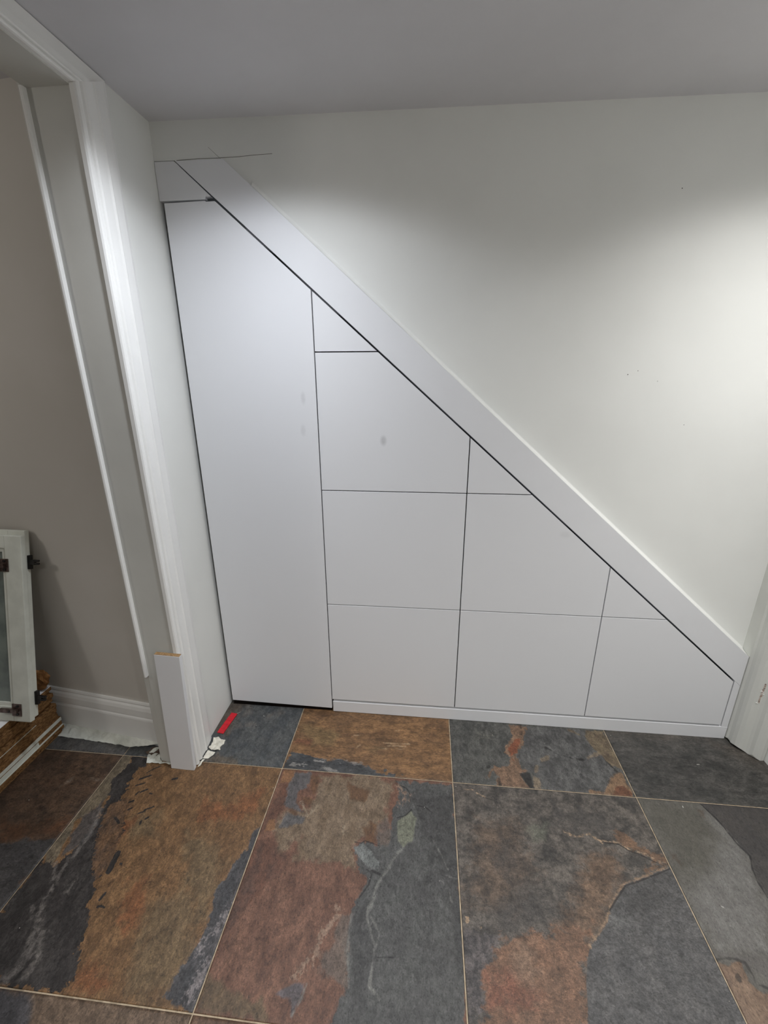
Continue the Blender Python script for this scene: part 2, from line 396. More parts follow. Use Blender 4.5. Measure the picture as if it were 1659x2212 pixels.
# plaster fillet feathered down to the top edge of the sloping board
bm = bmesh.new(); rows = []
for k in range(13):
    x = .30+(2.1765-.30)*k/12; row = []
    for t in (0, .15, .3, .5, .7, .85, 1):
        row.append(bm.verts.new((x, .0012+(wall_y(x)-.0012)*(1-(1-t)**2.2)-.0004, LINE(x)+SO+.0004+.017*t)))
    row.append(bm.verts.new((x, wall_y(x)+.01, LINE(x)+SO+.0174))); row.append(bm.verts.new((x, wall_y(x)+.01, LINE(x)+SO+.0004)))
    rows.append(row)
for a, b in zip(rows, rows[1:]):
    for i in range(9): j = (i+1) % 9; bm.faces.new((a[i], b[i], b[j], a[j]))
bm.faces.new(rows[0]); bm.faces.new(rows[-1][::-1])
finish(bm, 'plaster_fillet', WALL, wall_back, smooth=False)

# ================================================================ floor tiles
TX0, TS, TY0, TD, GAP = .3403-.6704, .6704, -.3148, .6924, .0038
TILES = [
 dict(k=1, i=0, j=1, g=1, base=((122, 92, 62), (101, 75, 50)), st=(1, 1), layers=[
  ((109,92,68),(95,79,58),0.03,0.02,25,0.8,0,[('P',[(0.093,-0.808),(0.169,-0.768),(0.197,-0.731),(0.284,-0.894),(0.266,-0.996),(0.159,-0.989),(0.122,-0.909)],0),('P',[(0.087,-0.586),(0.208,-0.615),(0.272,-0.682),(0.284,-0.809),(0.263,-0.839),(0.199,-0.787)],0),('P',[(-0.139,-0.56),(-0.037,-0.532),(-0.009,-0.614),(-0.093,-0.626)],0)]),
  ((126,78,48),(106,70,45),0.018,0.02,25,0.75,0,[('P',[(-0.007,-0.75),(0.05,-0.741),(0.072,-0.794),(0.089,-0.855),(0.077,-0.871),(0.032,-0.845),(0.025,-0.808)],0),('P',[(-0.007,-0.948),(0.056,-0.944),(0.097,-0.976),(0.062,-0.998),(0.011,-0.996)],0),('P',[(-0.157,-0.561),(-0.111,-0.566),(-0.113,-0.624),(-0.128,-0.667),(-0.154,-0.606)],0),('P',[(0.095,-0.476),(0.211,-0.48),(0.239,-0.44),(0.297,-0.41),(0.309,-0.502),(0.195,-0.543),(0.107,-0.542)],0)]),
  ((112,100,82),(94,84,70),0.003,0.004,25,1,0,[('P',[(-0.333,-0.314),(-0.306,-0.28),(-0.28,-0.358),(-0.29,-0.433),(-0.265,-0.489),(-0.271,-0.514),(-0.294,-0.56),(-0.313,-0.585),(-0.285,-0.701),(-0.282,-0.739),(-0.307,-0.726),(-0.329,-0.697),(-0.336,-0.495)],0)]),
  ((42,38,37),(60,56,54),0.002,0.012,45,1,-0.001,[('P',[(-0.284,-0.352),(-0.28,-0.309),(-0.22,-0.316),(-0.204,-0.357),(-0.234,-0.377),(-0.219,-0.437),(-0.217,-0.484),(-0.175,-0.515),(-0.156,-0.557),(-0.123,-0.616),(-0.132,-0.667),(-0.1,-0.722),(-0.111,-0.763),(-0.081,-0.818),(-0.043,-0.876),(-0.042,-0.91),(-0.007,-0.948),(-0.002,-0.975),(-0.013,-1.001),(-0.075,-1.002),(-0.183,-1.002),(-0.299,-0.962),(-0.347,-0.88),(-0.326,-0.853),(-0.324,-0.712),(-0.272,-0.731),(-0.244,-0.669),(-0.241,-0.578),(-0.254,-0.523),(-0.263,-0.483),(-0.295,-0.433)],0)]),
  ((116,86,60),(80,62,48),0.0015,0.02,110,0.8,0,[('P',[(-0.19,-0.487),(-0.136,-0.522),(-0.153,-0.561),(-0.123,-0.616),(-0.092,-0.721),(-0.11,-0.759),(-0.158,-0.709),(-0.211,-0.611),(-0.24,-0.521)],0)]),
  ((44,40,38),(44,40,38),0.0012,0.003,120,1,0,[('S',[(-0.194,-0.413),(-0.16,-0.393)],0.004),('S',[(-0.191,-0.44),(-0.164,-0.427)],0.003),('S',[(-0.155,-0.463),(-0.138,-0.451)],0.004),('S',[(-0.098,-0.528),(-0.073,-0.513)],0.003),('S',[(-0.119,-0.465),(-0.11,-0.467)],0.003),('S',[(-0.075,-0.558),(-0.069,-0.553)],0.004),('S',[(-0.082,-0.577),(-0.086,-0.568)],0.004),('S',[(-0.112,-0.543),(-0.095,-0.532)],0.003),('S',[(-0.087,-0.728),(-0.095,-0.675)],0.009),('S',[(-0.065,-0.704),(-0.06,-0.705)],0.003),('S',[(-0.06,-0.803),(-0.056,-0.785)],0.004),('S',[(-0.054,-0.821),(-0.045,-0.817),(-0.033,-0.82)],0.003),('S',[(-0.065,-0.401),(-0.052,-0.397)],0.005),('S',[(-0.172,-0.505),(-0.161,-0.499)],0.004),('S',[(-0.168,-0.475),(-0.163,-0.464)],0.003),('S',[(-0.158,-0.533),(-0.149,-0.525)],0.003),('S',[(-0.185,-0.564),(-0.159,-0.58)],0.004),('S',[(-0.227,-0.47),(-0.21,-0.458)],0.003),('S',[(-0.039,-0.899),(-0.04,-0.893)],0.0035),('S',[(-0.028,-0.931),(-0.026,-0.92)],0.003),('S',[(-0.049,-0.882),(-0.055,-0.865)],0.004),('S',[(-0.182,-0.384),(-0.167,-0.365),(-0.148,-0.352)],0.0025)]),
  ((80,77,76),(68,65,65),0.006,0.006,25,0.9,0,[('P',[(-0.271,-0.514),(-0.25,-0.561),(-0.235,-0.587),(-0.223,-0.638),(-0.244,-0.669),(-0.272,-0.7),(-0.29,-0.636),(-0.302,-0.575),(-0.289,-0.555)],0)]),
  ((116,110,105),(116,110,105),0.008,0.008,60,0.6,0,[('S',[(-0.261,-0.533),(-0.248,-0.57),(-0.235,-0.622),(-0.232,-0.672),(-0.235,-0.712),(-0.236,-0.742),(-0.227,-0.777),(-0.227,-0.815),(-0.215,-0.846),(-0.191,-0.881)],0.004),('S',[(-0.274,-0.723),(-0.242,-0.764)],0.004),('S',[(-0.191,-0.881),(-0.18,-0.909),(-0.162,-0.949),(-0.166,-0.975),(-0.178,-0.992)],0.009),('S',[(-0.168,-0.893),(-0.131,-0.946),(-0.134,-0.985)],0.007),('S',[(-0.249,-0.84),(-0.226,-0.869)],0.003),('S',[(-0.173,-0.765),(-0.171,-0.793)],0.004)]),
  ((60,60,62),(80,77,78),0.003,0.006,50,1,-0.001,[('P',[(0.356,-0.484),(0.335,-0.547),(0.319,-0.573),(0.321,-0.619),(0.299,-0.662),(0.287,-0.715),(0.273,-0.749),(0.287,-0.809),(0.29,-0.851),(0.274,-0.905),(0.263,-0.933),(0.256,-0.966),(0.251,-0.983),(0.343,-1.008),(0.35,-0.929),(0.347,-0.815),(0.348,-0.665),(0.351,-0.545)],0)]),
  ((136,128,128),(136,128,128),0.008,0.014,100,0.7,0,[('S',[(0.332,-0.796),(0.327,-0.825),(0.315,-0.851)],0.006),('S',[(0.331,-0.912),(0.324,-0.948),(0.315,-0.974)],0.009),('S',[(0.298,-0.871),(0.297,-0.89)],0.006)]),
 ]),
 dict(k=0.85, i=1, j=1, g=1, base=((116, 84, 68), (94, 66, 53)), st=(1, 1), layers=[
  ((121,104,86),(104,87,69),0.01,0.015,25,1,0,[('P',[(0.494,-0.331),(0.593,-0.327),(0.73,-0.32),(0.771,-0.391),(0.751,-0.525),(0.674,-0.571),(0.678,-0.645),(0.591,-0.635),(0.483,-0.645),(0.492,-0.565),(0.454,-0.615),(0.421,-0.625),(0.399,-0.573),(0.384,-0.517),(0.416,-0.479),(0.479,-0.486),(0.505,-0.415)],0),('P',[(0.695,-0.335),(0.786,-0.337),(0.783,-0.413),(0.759,-0.438),(0.78,-0.479),(0.741,-0.503),(0.716,-0.497),(0.663,-0.424)],0)]),
  ((98,66,52),(82,61,52),0.008,0.01,25,0.85,0,[('P',[(0.362,-0.369),(0.409,-0.4),(0.406,-0.462),(0.381,-0.508),(0.343,-0.546),(0.347,-0.602),(0.399,-0.573),(0.431,-0.632),(0.475,-0.616),(0.442,-0.687),(0.405,-0.752),(0.359,-0.816),(0.353,-0.858),(0.344,-0.93),(0.341,-0.815),(0.34,-0.665)],0)]),
  ((134,97,66),(134,97,66),0.003,0.003,25,0.8,0,[('P',[(0.352,-0.322),(0.396,-0.324),(0.405,-0.37),(0.352,-0.38)],0),('P',[(0.356,-0.524),(0.38,-0.517),(0.391,-0.55),(0.359,-0.565)],0)]),
  ((94,93,94),(80,79,80),0.005,0.008,25,0.9,0,[('P',[(0.398,-0.329),(0.465,-0.328),(0.462,-0.39),(0.435,-0.407),(0.435,-0.454),(0.47,-0.483),(0.404,-0.471),(0.388,-0.435),(0.393,-0.376)],0),('P',[(0.414,-0.488),(0.484,-0.503),(0.481,-0.525),(0.45,-0.536),(0.409,-0.54),(0.401,-0.515)],0)]),
  ((102,72,48),(86,62,44),0.006,0.008,25,0.85,0,[('P',[(0.466,-0.333),(0.501,-0.341),(0.496,-0.416),(0.472,-0.394)],0),('P',[(0.453,-0.425),(0.495,-0.43),(0.488,-0.454),(0.46,-0.447)],0),('P',[(0.606,-0.346),(0.703,-0.382),(0.686,-0.422),(0.632,-0.418)],0),('P',[(0.691,-0.518),(0.739,-0.501),(0.743,-0.541),(0.703,-0.549)],0),('P',[(0.715,-0.493),(0.745,-0.503),(0.744,-0.562),(0.701,-0.566)],0),('S',[(0.426,-0.482),(0.446,-0.494)],0.006)]),
  ((138,124,105),(138,124,105),0.004,0.006,70,0.8,0,[('S',[(0.455,-0.448),(0.494,-0.494),(0.516,-0.461)],0.003),('S',[(0.624,-0.52),(0.632,-0.544)],0.003)]),
  ((80,80,78),(70,69,68),0.004,0.01,25,1,-0.001,[('P',[(0.799,-0.332),(1.01,-0.322),(1.01,-0.962),(1.009,-0.991),(0.672,-1.023),(0.675,-0.983),(0.71,-0.934),(0.704,-0.9),(0.675,-0.844),(0.696,-0.755),(0.709,-0.724),(0.735,-0.673),(0.696,-0.639),(0.668,-0.587),(0.685,-0.566),(0.744,-0.572),(0.752,-0.532),(0.79,-0.513),(0.792,-0.429),(0.81,-0.391)],0)]),
  ((102,89,80),(88,77,70),0.008,0.012,25,0.9,0,[('P',[(0.664,-0.773),(0.695,-0.771),(0.695,-0.826),(0.709,-0.924),(0.624,-0.896),(0.658,-0.83)],0),('P',[(0.741,-0.503),(0.776,-0.479),(0.793,-0.538),(0.78,-0.574),(0.756,-0.569)],0)]),
  ((138,115,98),(138,115,98),0.006,0.014,70,0.75,0,[('S',[(0.654,-0.76),(0.65,-0.789),(0.617,-0.828),(0.616,-0.865),(0.59,-0.892),(0.571,-0.916)],0.006),('S',[(0.8,-0.345),(0.824,-0.372),(0.85,-0.384),(0.813,-0.415)],0.004)]),
  ((90,86,90),(80,76,78),0.004,0.004,25,0.9,0,[('P',[(0.575,-0.929),(0.6,-0.927),(0.596,-0.956),(0.583,-0.985),(0.569,-0.959),(0.53,-0.954)],0)]),
  ((101,85,65),(85,71,55),0.008,0.01,25,0.9,0,[('P',[(0.34,-0.935),(0.401,-0.948),(0.443,-0.971),(0.503,-0.965),(0.531,-1.001),(0.339,-1.006)],0)]),
  ((56,55,54),(66,65,64),0.008,0.012,25,0.75,-0.0008,[('P',[(0.833,-0.386),(1.006,-0.37),(1.006,-0.644),(1.013,-0.829),(0.991,-0.879),(0.982,-0.752),(0.976,-0.663),(0.962,-0.648),(0.927,-0.545),(0.883,-0.498),(0.877,-0.418)],0),('S',[(0.724,-0.753),(0.714,-0.797),(0.725,-0.85),(0.739,-0.921)],0.012),('S',[(0.927,-0.593),(0.923,-0.628),(0.908,-0.663)],0.008),('S',[(0.946,-0.871),(0.954,-0.9)],0.006)]),
  ((106,107,93),(106,107,93),0.003,0.003,25,1,0,[('P',[(0.809,-0.485),(0.857,-0.442),(0.878,-0.47),(0.864,-0.547),(0.834,-0.569),(0.818,-0.552),(0.807,-0.517)],0)]),
  ((108,110,108),(96,98,96),0.003,0.003,25,1,0,[('P',[(0.669,-0.587),(0.697,-0.565),(0.733,-0.596),(0.761,-0.623),(0.759,-0.647),(0.723,-0.64),(0.693,-0.615)],0)]),
  ((116,115,110),(116,115,110),0.003,0.003,25,0.65,0,[('S',[(0.855,-0.393),(0.867,-0.428)],0.002),('S',[(0.834,-0.573),(0.813,-0.596),(0.79,-0.64),(0.77,-0.669),(0.756,-0.702),(0.748,-0.751)],0.003),('S',[(0.931,-0.533),(0.961,-0.586),(0.978,-0.623)],0.001),('S',[(0.955,-0.655),(0.979,-0.675),(0.985,-0.709)],0.001),('S',[(0.97,-0.641),(1.006,-0.647)],0.001),('S',[(0.762,-0.713),(0.741,-0.749),(0.741,-0.775),(0.769,-0.833),(0.768,-0.883),(0.767,-0.918),(0.795,-0.938)],0.003),('S',[(0.695,-0.771),(0.696,-0.852),(0.715,-0.923)],0.002),('S',[(0.75,-0.768),(0.781,-0.807),(0.77,-0.851)],0.002),('S',[(0.604,-0.929),(0.597,-0.961),(0.584,-0.989)],0.001)]),
  ((26,24,23),(26,24,23),0.0015,0.003,25,0.8,0,[('S',[(0.877,-0.42),(0.907,-0.424),(0.932,-0.442)],0.0021),('S',[(0.673,-0.568),(0.694,-0.57),(0.705,-0.561),(0.754,-0.572)],0.0021),('S',[(0.724,-0.647),(0.741,-0.659),(0.734,-0.69),(0.71,-0.727)],0.0021),('S',[(0.74,-0.649),(0.765,-0.657)],0.004),('S',[(0.78,-0.858),(0.824,-0.854)],0.0016),('S',[(0.808,-0.472),(0.837,-0.461),(0.857,-0.438)],0.0022),('S',[(0.809,-0.345),(0.836,-0.357),(0.85,-0.379)],0.002)]),
 ]),
 dict(k=1, i=2, j=1, g=1, base=((98, 91, 84), (56, 53, 50)), st=(1, 1.6), layers=[
  ((104,86,71),(70,60,52),0.04,0.03,25,0.8,0,[('P',[(1.081,-0.472),(1.224,-0.45),(1.227,-0.536),(1.249,-0.605),(1.206,-0.641),(1.176,-0.706),(1.09,-0.714),(1.024,-0.69),(1.066,-0.622)],0)]),
  ((114,90,70),(88,70,56),0.03,0.02,25,0.8,0,[('P',[(1.413,-0.552),(1.518,-0.521),(1.519,-0.582),(1.503,-0.621),(1.434,-0.698),(1.421,-0.732),(1.36,-0.78),(1.304,-0.773),(1.275,-0.745),(1.354,-0.671)],0)]),
  ((99,100,88),(99,100,88),0.02,0.015,25,0.7,0,[('P',[(1.259,-0.476),(1.326,-0.441),(1.314,-0.49),(1.271,-0.51)],0)]),
  ((54,52,51),(72,68,65),0.035,0.03,25,0.6,0,[('P',[(1.112,-0.547),(1.195,-0.501),(1.212,-0.574),(1.17,-0.645),(1.126,-0.602)],0),('P',[(1.188,-0.643),(1.273,-0.651),(1.271,-0.725),(1.116,-0.767),(1.084,-0.757)],0),('P',[(1.374,-0.38),(1.554,-0.404),(1.535,-0.476),(1.442,-0.462),(1.355,-0.451)],0)]),
  ((98,91,90),(52,50,51),0.012,0.015,70,0.9,0,[('P',[(1.014,-0.777),(1.113,-0.781),(1.088,-0.846),(1.058,-0.872),(1.055,-0.938),(1.012,-0.95),(1.01,-0.777)],0)]),
  ((120,90,71),(97,75,60),0.01,0.02,25,1,0,[('P',[(1.126,-0.783),(1.244,-0.762),(1.379,-0.733),(1.346,-0.793),(1.332,-0.828),(1.3,-0.935),(1.289,-0.965),(1.05,-0.988),(1.058,-0.877),(1.097,-0.811)],0)]),
  ((120,76,60),(108,72,57),0.025,0.02,25,0.75,0,[('P',[(1.07,-0.871),(1.132,-0.854),(1.195,-0.904),(1.147,-0.929),(1.068,-0.926)],0)]),
  ((130,106,88),(130,106,88),0.02,0.02,25,0.6,0,[('P',[(1.16,-0.79),(1.205,-0.798),(1.2,-0.859),(1.152,-0.875),(1.141,-0.841)],0)]),
  ((73,72,72),(84,82,81),0.0015,0.004,25,1,-0.0019,[('P',[(1.677,-0.553),(1.559,-0.601),(1.517,-0.616),(1.491,-0.641),(1.469,-0.667),(1.444,-0.687),(1.428,-0.718),(1.402,-0.743),(1.361,-0.777),(1.339,-0.814),(1.322,-0.856),(1.309,-0.908),(1.293,-0.956),(1.698,-0.918),(1.722,-0.881),(1.697,-0.639)],0)]),
  ((98,97,95),(98,97,95),0.01,0.01,25,0.6,0,[('P',[(1.44,-0.691),(1.488,-0.712),(1.445,-0.736),(1.429,-0.715)],0)]),
  ((60,58,56),(60,58,56),0.03,0.03,25,0.55,0,[('P',[(1.52,-0.627),(1.665,-0.564),(1.667,-0.624),(1.552,-0.703),(1.488,-0.676),(1.47,-0.674)],0)]),
  ((132,108,86),(132,108,86),0.003,0.004,60,0.8,0,[('S',[(1.677,-0.548),(1.561,-0.597),(1.517,-0.613),(1.488,-0.637),(1.446,-0.682),(1.425,-0.715),(1.396,-0.743),(1.356,-0.781)],0.0022)]),
  ((114,86,64),(95,74,58),0.006,0.01,60,0.85,0,[('P',[(1.557,-0.442),(1.587,-0.458),(1.614,-0.495),(1.684,-0.526),(1.678,-0.547),(1.652,-0.542),(1.599,-0.509),(1.57,-0.508),(1.538,-0.48)],0),('S',[(1.635,-0.517),(1.64,-0.552),(1.597,-0.569)],0.004)]),
  ((156,132,107),(156,132,107),0.003,0.004,80,0.85,0,[('S',[(1.378,-0.468),(1.401,-0.479)],0.0025),('S',[(1.401,-0.48),(1.428,-0.479),(1.458,-0.469)],0.0012),('S',[(1.476,-0.481),(1.494,-0.491)],0.0045),('S',[(1.458,-0.469),(1.491,-0.489),(1.547,-0.49)],0.002),('S',[(1.547,-0.49),(1.574,-0.509),(1.613,-0.516),(1.647,-0.534),(1.673,-0.54)],0.001),('S',[(1.052,-0.339),(1.086,-0.341),(1.106,-0.358),(1.127,-0.365)],0.001),('S',[(1.029,-0.748),(1.028,-0.756)],0.005),('S',[(1.064,-0.767),(1.067,-0.769)],0.002)]),
  ((24,19,17),(24,19,17),0.0012,0.002,25,0.8,0,[('S',[(1.494,-0.493),(1.546,-0.494),(1.572,-0.513),(1.602,-0.522),(1.646,-0.544)],0.0021),('S',[(1.678,-0.556),(1.558,-0.604),(1.518,-0.618),(1.492,-0.642),(1.444,-0.689)],0.0021),('S',[(1.126,-0.368),(1.167,-0.38)],0.0018)]),
 ]),
 dict(k=0.5, i=3, j=1, g=1, base=((97, 94, 88), (86, 83, 78)), st=(1.3, 1), layers=[
  ((80,77,69),(80,77,69),0.05,0.03,25,0.8,0,[('P',[(1.682,-0.32),(1.894,-0.322),(1.882,-0.421),(1.804,-0.555),(1.691,-0.577),(1.693,-0.517)],0)]),
  ((114,112,109),(104,101,98),0.03,0.02,25,0.8,0,[('P',[(1.896,-0.342),(1.929,-0.379),(1.952,-0.493),(1.922,-0.575),(1.902,-0.637),(1.828,-0.754),(1.707,-0.751),(1.697,-0.639),(1.804,-0.555),(1.914,-0.441)],0)]),
  ((69,65,62),(59,56,55),0.002,0.003,25,1,0.0015,[('P',[(1.899,-0.321),(1.931,-0.412),(1.952,-0.493),(1.926,-0.563),(1.924,-0.615),(1.927,-0.684),(2.173,-0.559),(2.311,-0.283)],0)]),
  ((22,20,20),(22,20,20),0.0015,0.003,25,0.85,0,[('S',[(1.899,-0.321),(1.923,-0.375),(1.931,-0.412),(1.938,-0.456),(1.953,-0.495),(1.934,-0.535),(1.925,-0.571),(1.924,-0.615)],0.0025)]),
  ((74,60,49),(74,60,49),0.006,0.012,70,0.6,0,[('S',[(1.704,-0.512),(1.715,-0.532)],0.006),('S',[(1.884,-0.348),(1.881,-0.369)],0.005)]),
  ((90,86,83),(90,86,83),0.01,0.005,25,0.8,0,[('P',[(1.683,-0.768),(1.739,-0.771),(1.755,-0.783),(1.787,-0.813),(1.817,-0.836),(1.858,-0.779),(1.807,-0.756)],0)]),
  ((126,104,86),(104,83,68),0.004,0.006,25,1,0.001,[('P',[(1.68,-0.789),(1.74,-0.781),(1.739,-0.817),(1.749,-0.832),(1.807,-0.849),(1.728,-0.957),(1.651,-0.965)],0)]),
  ((40,36,34),(40,36,34),0.002,0.003,25,0.7,0,[('S',[(1.679,-0.779),(1.728,-0.772),(1.755,-0.778),(1.756,-0.802),(1.757,-0.821),(1.778,-0.827)],0.0021),('S',[(1.717,-0.811),(1.713,-0.814)],0.008)]),
  ((200,198,190),(200,198,190),0.001,0.001,25,0.8,0,[('S',[(1.773,-0.649),(1.779,-0.652)],0.0016),('S',[(1.831,-0.335),(1.83,-0.341)],0.0016)]),
 ]),
 dict(k=1, i=0, j=0, g=1, base=((68, 71, 73), (86, 87, 86)), st=(1, 1), layers=[
  ((95,82,69),(80,72,63),0.02,0.015,25,0.85,0,[('P',[(-0.022,0.017),(0.051,0.008),(0.05,-0.061),(0.054,-0.185),(-0.044,-0.142)],0)]),
  ((112,104,97),(112,104,97),0.02,0.02,25,0.5,0,[('S',[(0.084,0.001),(0.085,-0.057)],0.01),('S',[(0.196,-0.057),(0.232,-0.034)],0.006),('S',[(0.073,-0.132),(0.149,-0.107)],0.006)]),
  ((98,86,72),(98,86,72),0.01,0.012,25,0.7,0,[('P',[(0.015,-0.315),(0.158,-0.313),(0.12,-0.286),(0.054,-0.273)],0)]),
  ((200,198,192),(200,198,192),0.001,0.001,25,0.7,0,[('S',[(0.155,-0.112),(0.157,-0.115)],0.0015),('S',[(0.168,-0.056),(0.173,-0.058)],0.0018),('S',[(0.04,-0.057),(0.053,-0.043)],0.0012)]),
 ]),
 dict(k=1, i=1, j=0, g=1, base=((130, 97, 65), (104, 78, 54)), st=(0.35, 1), layers=[
  ((111,93,63),(111,93,63),0.02,0.015,25,0.6,0,[('P',[(0.334,-0.081),(0.519,-0.117),(0.534,-0.19),(0.434,-0.192)],0),('P',[(0.667,-0.194),(0.731,-0.18),(0.702,-0.214)],0)]),
  ((112,66,48),(112,66,48),0.012,0.01,25,0.6,0,[('P',[(0.352,-0.166),(0.428,-0.168),(0.421,-0.193),(0.353,-0.191)],0)]),
  ((84,60,42),(84,60,42),0.008,0.01,25,0.5,0,[('P',[(0.371,-0.002),(0.474,-0.003),(0.485,-0.021),(0.428,-0.054),(0.392,-0.029)],0),('S',[(0.556,-0.131),(0.723,-0.103)],0.003),('S',[(0.927,-0.036),(0.995,-0.065)],0.003),('S',[(0.636,-0.205),(0.548,-0.228)],0.004)]),
  ((172,148,118),(172,148,118),0.003,0.005,60,0.6,0,[('S',[(0.729,-0.156),(0.841,-0.154)],0.0018),('S',[(0.725,-0.185),(0.829,-0.179)],0.0018),('S',[(0.597,-0.127),(0.637,-0.125)],0.0018),('S',[(0.62,-0.19),(0.632,-0.177)],0.003),('S',[(0.75,-0.171),(0.822,-0.168)],0.0015),('S',[(0.777,-0.087),(0.79,-0.086)],0.002)]),
  ((54,56,58),(76,76,76),0.002,0.008,50,1,-0.001,[('P',[(0.354,-0.238),(0.407,-0.241),(0.469,-0.254),(0.516,-0.26),(0.566,-0.253),(0.619,-0.266),(0.671,-0.273),(0.711,-0.294),(0.744,-0.312),(0.835,-0.31),(0.841,-0.32),(0.597,-0.352),(0.34,-0.317)],0),('S',[(0.743,-0.308),(0.748,-0.29)],0.004),('S',[(0.767,-0.303),(0.786,-0.304)],0.005),('S',[(0.816,-0.305),(0.835,-0.31)],0.003)]),
  ((150,146,141),(150,146,141),0.006,0.012,80,0.65,0,[('S',[(0.371,-0.297),(0.426,-0.288)],0.004),('S',[(0.499,-0.299),(0.558,-0.308)],0.005),('S',[(0.574,-0.263),(0.644,-0.264)],0.004),('S',[(0.466,-0.266),(0.492,-0.267)],0.003)]),
 ]),
 dict(k=1, i=2, j=0, g=1, base=((68, 68, 65), (86, 85, 81)), st=(1, 1), layers=[
  ((92,91,89),(66,65,64),0.008,0.012,25,1,0,[('P',[(1.343,-0.011),(1.486,-0.013),(1.6,-0.01),(1.627,-0.092),(1.659,-0.186),(1.603,-0.279),(1.559,-0.321),(1.354,-0.329),(1.341,-0.263),(1.314,-0.248),(1.299,-0.219),(1.276,-0.178),(1.316,-0.086)],0)]),
  ((127,100,80),(102,82,66),0.003,0.008,50,1,0,[('P',[(1.274,-0.009),(1.349,-0.01),(1.332,-0.063),(1.302,-0.129),(1.272,-0.172),(1.286,-0.233),(1.306,-0.237),(1.271,-0.258),(1.3,-0.313),(1.311,-0.328),(1.169,-0.325),(1.191,-0.277),(1.17,-0.25),(1.155,-0.281),(1.14,-0.282),(1.172,-0.231),(1.209,-0.228),(1.236,-0.225),(1.249,-0.18),(1.232,-0.156),(1.243,-0.121),(1.279,-0.075)],0)]),
  ((118,68,46),(118,68,46),0.003,0.005,25,0.9,0,[('P',[(1.245,-0.141),(1.288,-0.089),(1.312,-0.08),(1.287,-0.15),(1.256,-0.173)],0),('S',[(1.255,-0.189),(1.26,-0.192)],0.004)]),
  ((26,24,23),(26,24,23),0.004,0.006,25,0.8,-0.001,[('P',[(1.272,-0.252),(1.315,-0.242),(1.315,-0.311),(1.3,-0.313),(1.287,-0.28)],0),('S',[(1.407,-0.119),(1.448,-0.149),(1.502,-0.163),(1.548,-0.165)],0.003),('S',[(1.628,-0.132),(1.641,-0.182),(1.655,-0.211)],0.005),('S',[(1.327,-0.004),(1.319,-0.057)],0.002),('S',[(1.194,-0.259),(1.189,-0.312)],0.003),('S',[(1.162,-0.232),(1.15,-0.239)],0.005)]),
  ((124,110,92),(104,92,78),0.004,0.006,25,0.85,0,[('P',[(1.319,-0.248),(1.339,-0.269),(1.348,-0.325),(1.317,-0.322)],0),('P',[(1.367,-0.176),(1.415,-0.152),(1.403,-0.179),(1.368,-0.195)],0),('P',[(1.558,-0.152),(1.638,-0.105),(1.633,-0.132),(1.559,-0.164)],0),('S',[(1.347,-0.215),(1.336,-0.24)],0.004)]),
  ((114,100,78),(90,76,60),0.004,0.006,25,0.9,0,[('P',[(1.6,-0.01),(1.673,-0.01),(1.686,-0.196),(1.649,-0.187),(1.599,-0.095),(1.588,-0.061)],0),('S',[(1.53,-0.016),(1.564,-0.035)],0.005)]),
  ((120,94,70),(120,94,70),0.005,0.006,25,0.9,0,[('P',[(1.634,-0.225),(1.67,-0.21),(1.674,-0.295),(1.668,-0.319),(1.561,-0.316)],0),('S',[(1.525,-0.308),(1.563,-0.31)],0.006)]),
  ((95,60,42),(95,60,42),0.004,0.004,25,0.9,0,[('P',[(1.616,-0.283),(1.65,-0.272),(1.672,-0.3),(1.662,-0.322),(1.592,-0.321)],0)]),
  ((104,102,92),(104,102,92),0.004,0.004,25,0.45,0,[('S',[(1.121,-0.068),(1.231,-0.058)],0.0012),('S',[(1.137,-0.078),(1.217,-0.074)],0.0012),('S',[(1.113,-0.094),(1.175,-0.089)],0.0012)]),
 ]),
 dict(k=1, i=3, j=0, g=1, base=((56, 55, 52), (80, 77, 73)), st=(0.5, 1.3), layers=[
  ((88,80,72),(88,80,72),0.04,0.02,25,0.5,0,[('P',[(1.676,-0.025),(2.092,-0.016),(2.225,-0.18),(2.294,-0.08),(2.096,-0.009),(1.709,0.0)],0)]),
  ((46,45,43),(62,60,57),0.06,0.03,25,0.6,0,[('P',[(1.689,-0.122),(2.042,-0.103),(2.247,-0.148),(2.09,-0.304),(1.667,-0.311)],0)]),
  ((200,198,190),(200,198,190),0.001,0.001,25,0.8,0,[('S',[(1.984,-0.147),(1.994,-0.146)],0.0018)]),
 ]),
 dict(k=1, i=-1, j=0, g=2.2, base=((52, 52, 52), (62, 60, 58)), st=(1, 1), layers=[
 ]),
 dict(k=1, i=-1, j=1, g=1.7, base=((66, 50, 38), (50, 39, 31)), st=(0.6, 1), layers=[
  ((72,46,29),(56,40,28),0.02,0.02,25,0.8,0,[('P',[(-0.583,-0.61),(-0.396,-0.602),(-0.336,-0.569),(-0.338,-0.64),(-0.453,-0.668),(-0.51,-0.682)],0)]),
  ((47,45,45),(57,55,54),0.008,0.012,25,1,0,[('P',[(-0.669,-0.709),(-0.506,-0.685),(-0.439,-0.658),(-0.337,-0.657),(-0.327,-0.705),(-0.331,-0.857),(-0.334,-0.965),(-0.54,-0.984)],0)]),
  ((100,90,80),(100,90,80),0.008,0.008,25,0.5,0,[('S',[(-0.519,-0.481),(-0.474,-0.466),(-0.456,-0.431)],0.003),('S',[(-0.391,-0.426),(-0.334,-0.431)],0.003),('S',[(-0.595,-0.306),(-0.533,-0.304),(-0.452,-0.306)],0.002)]),
 ]),
 dict(k=1, i=0, j=2, g=1, base=((112, 93, 77), (92, 76, 62)), st=(1, 1), layers=[
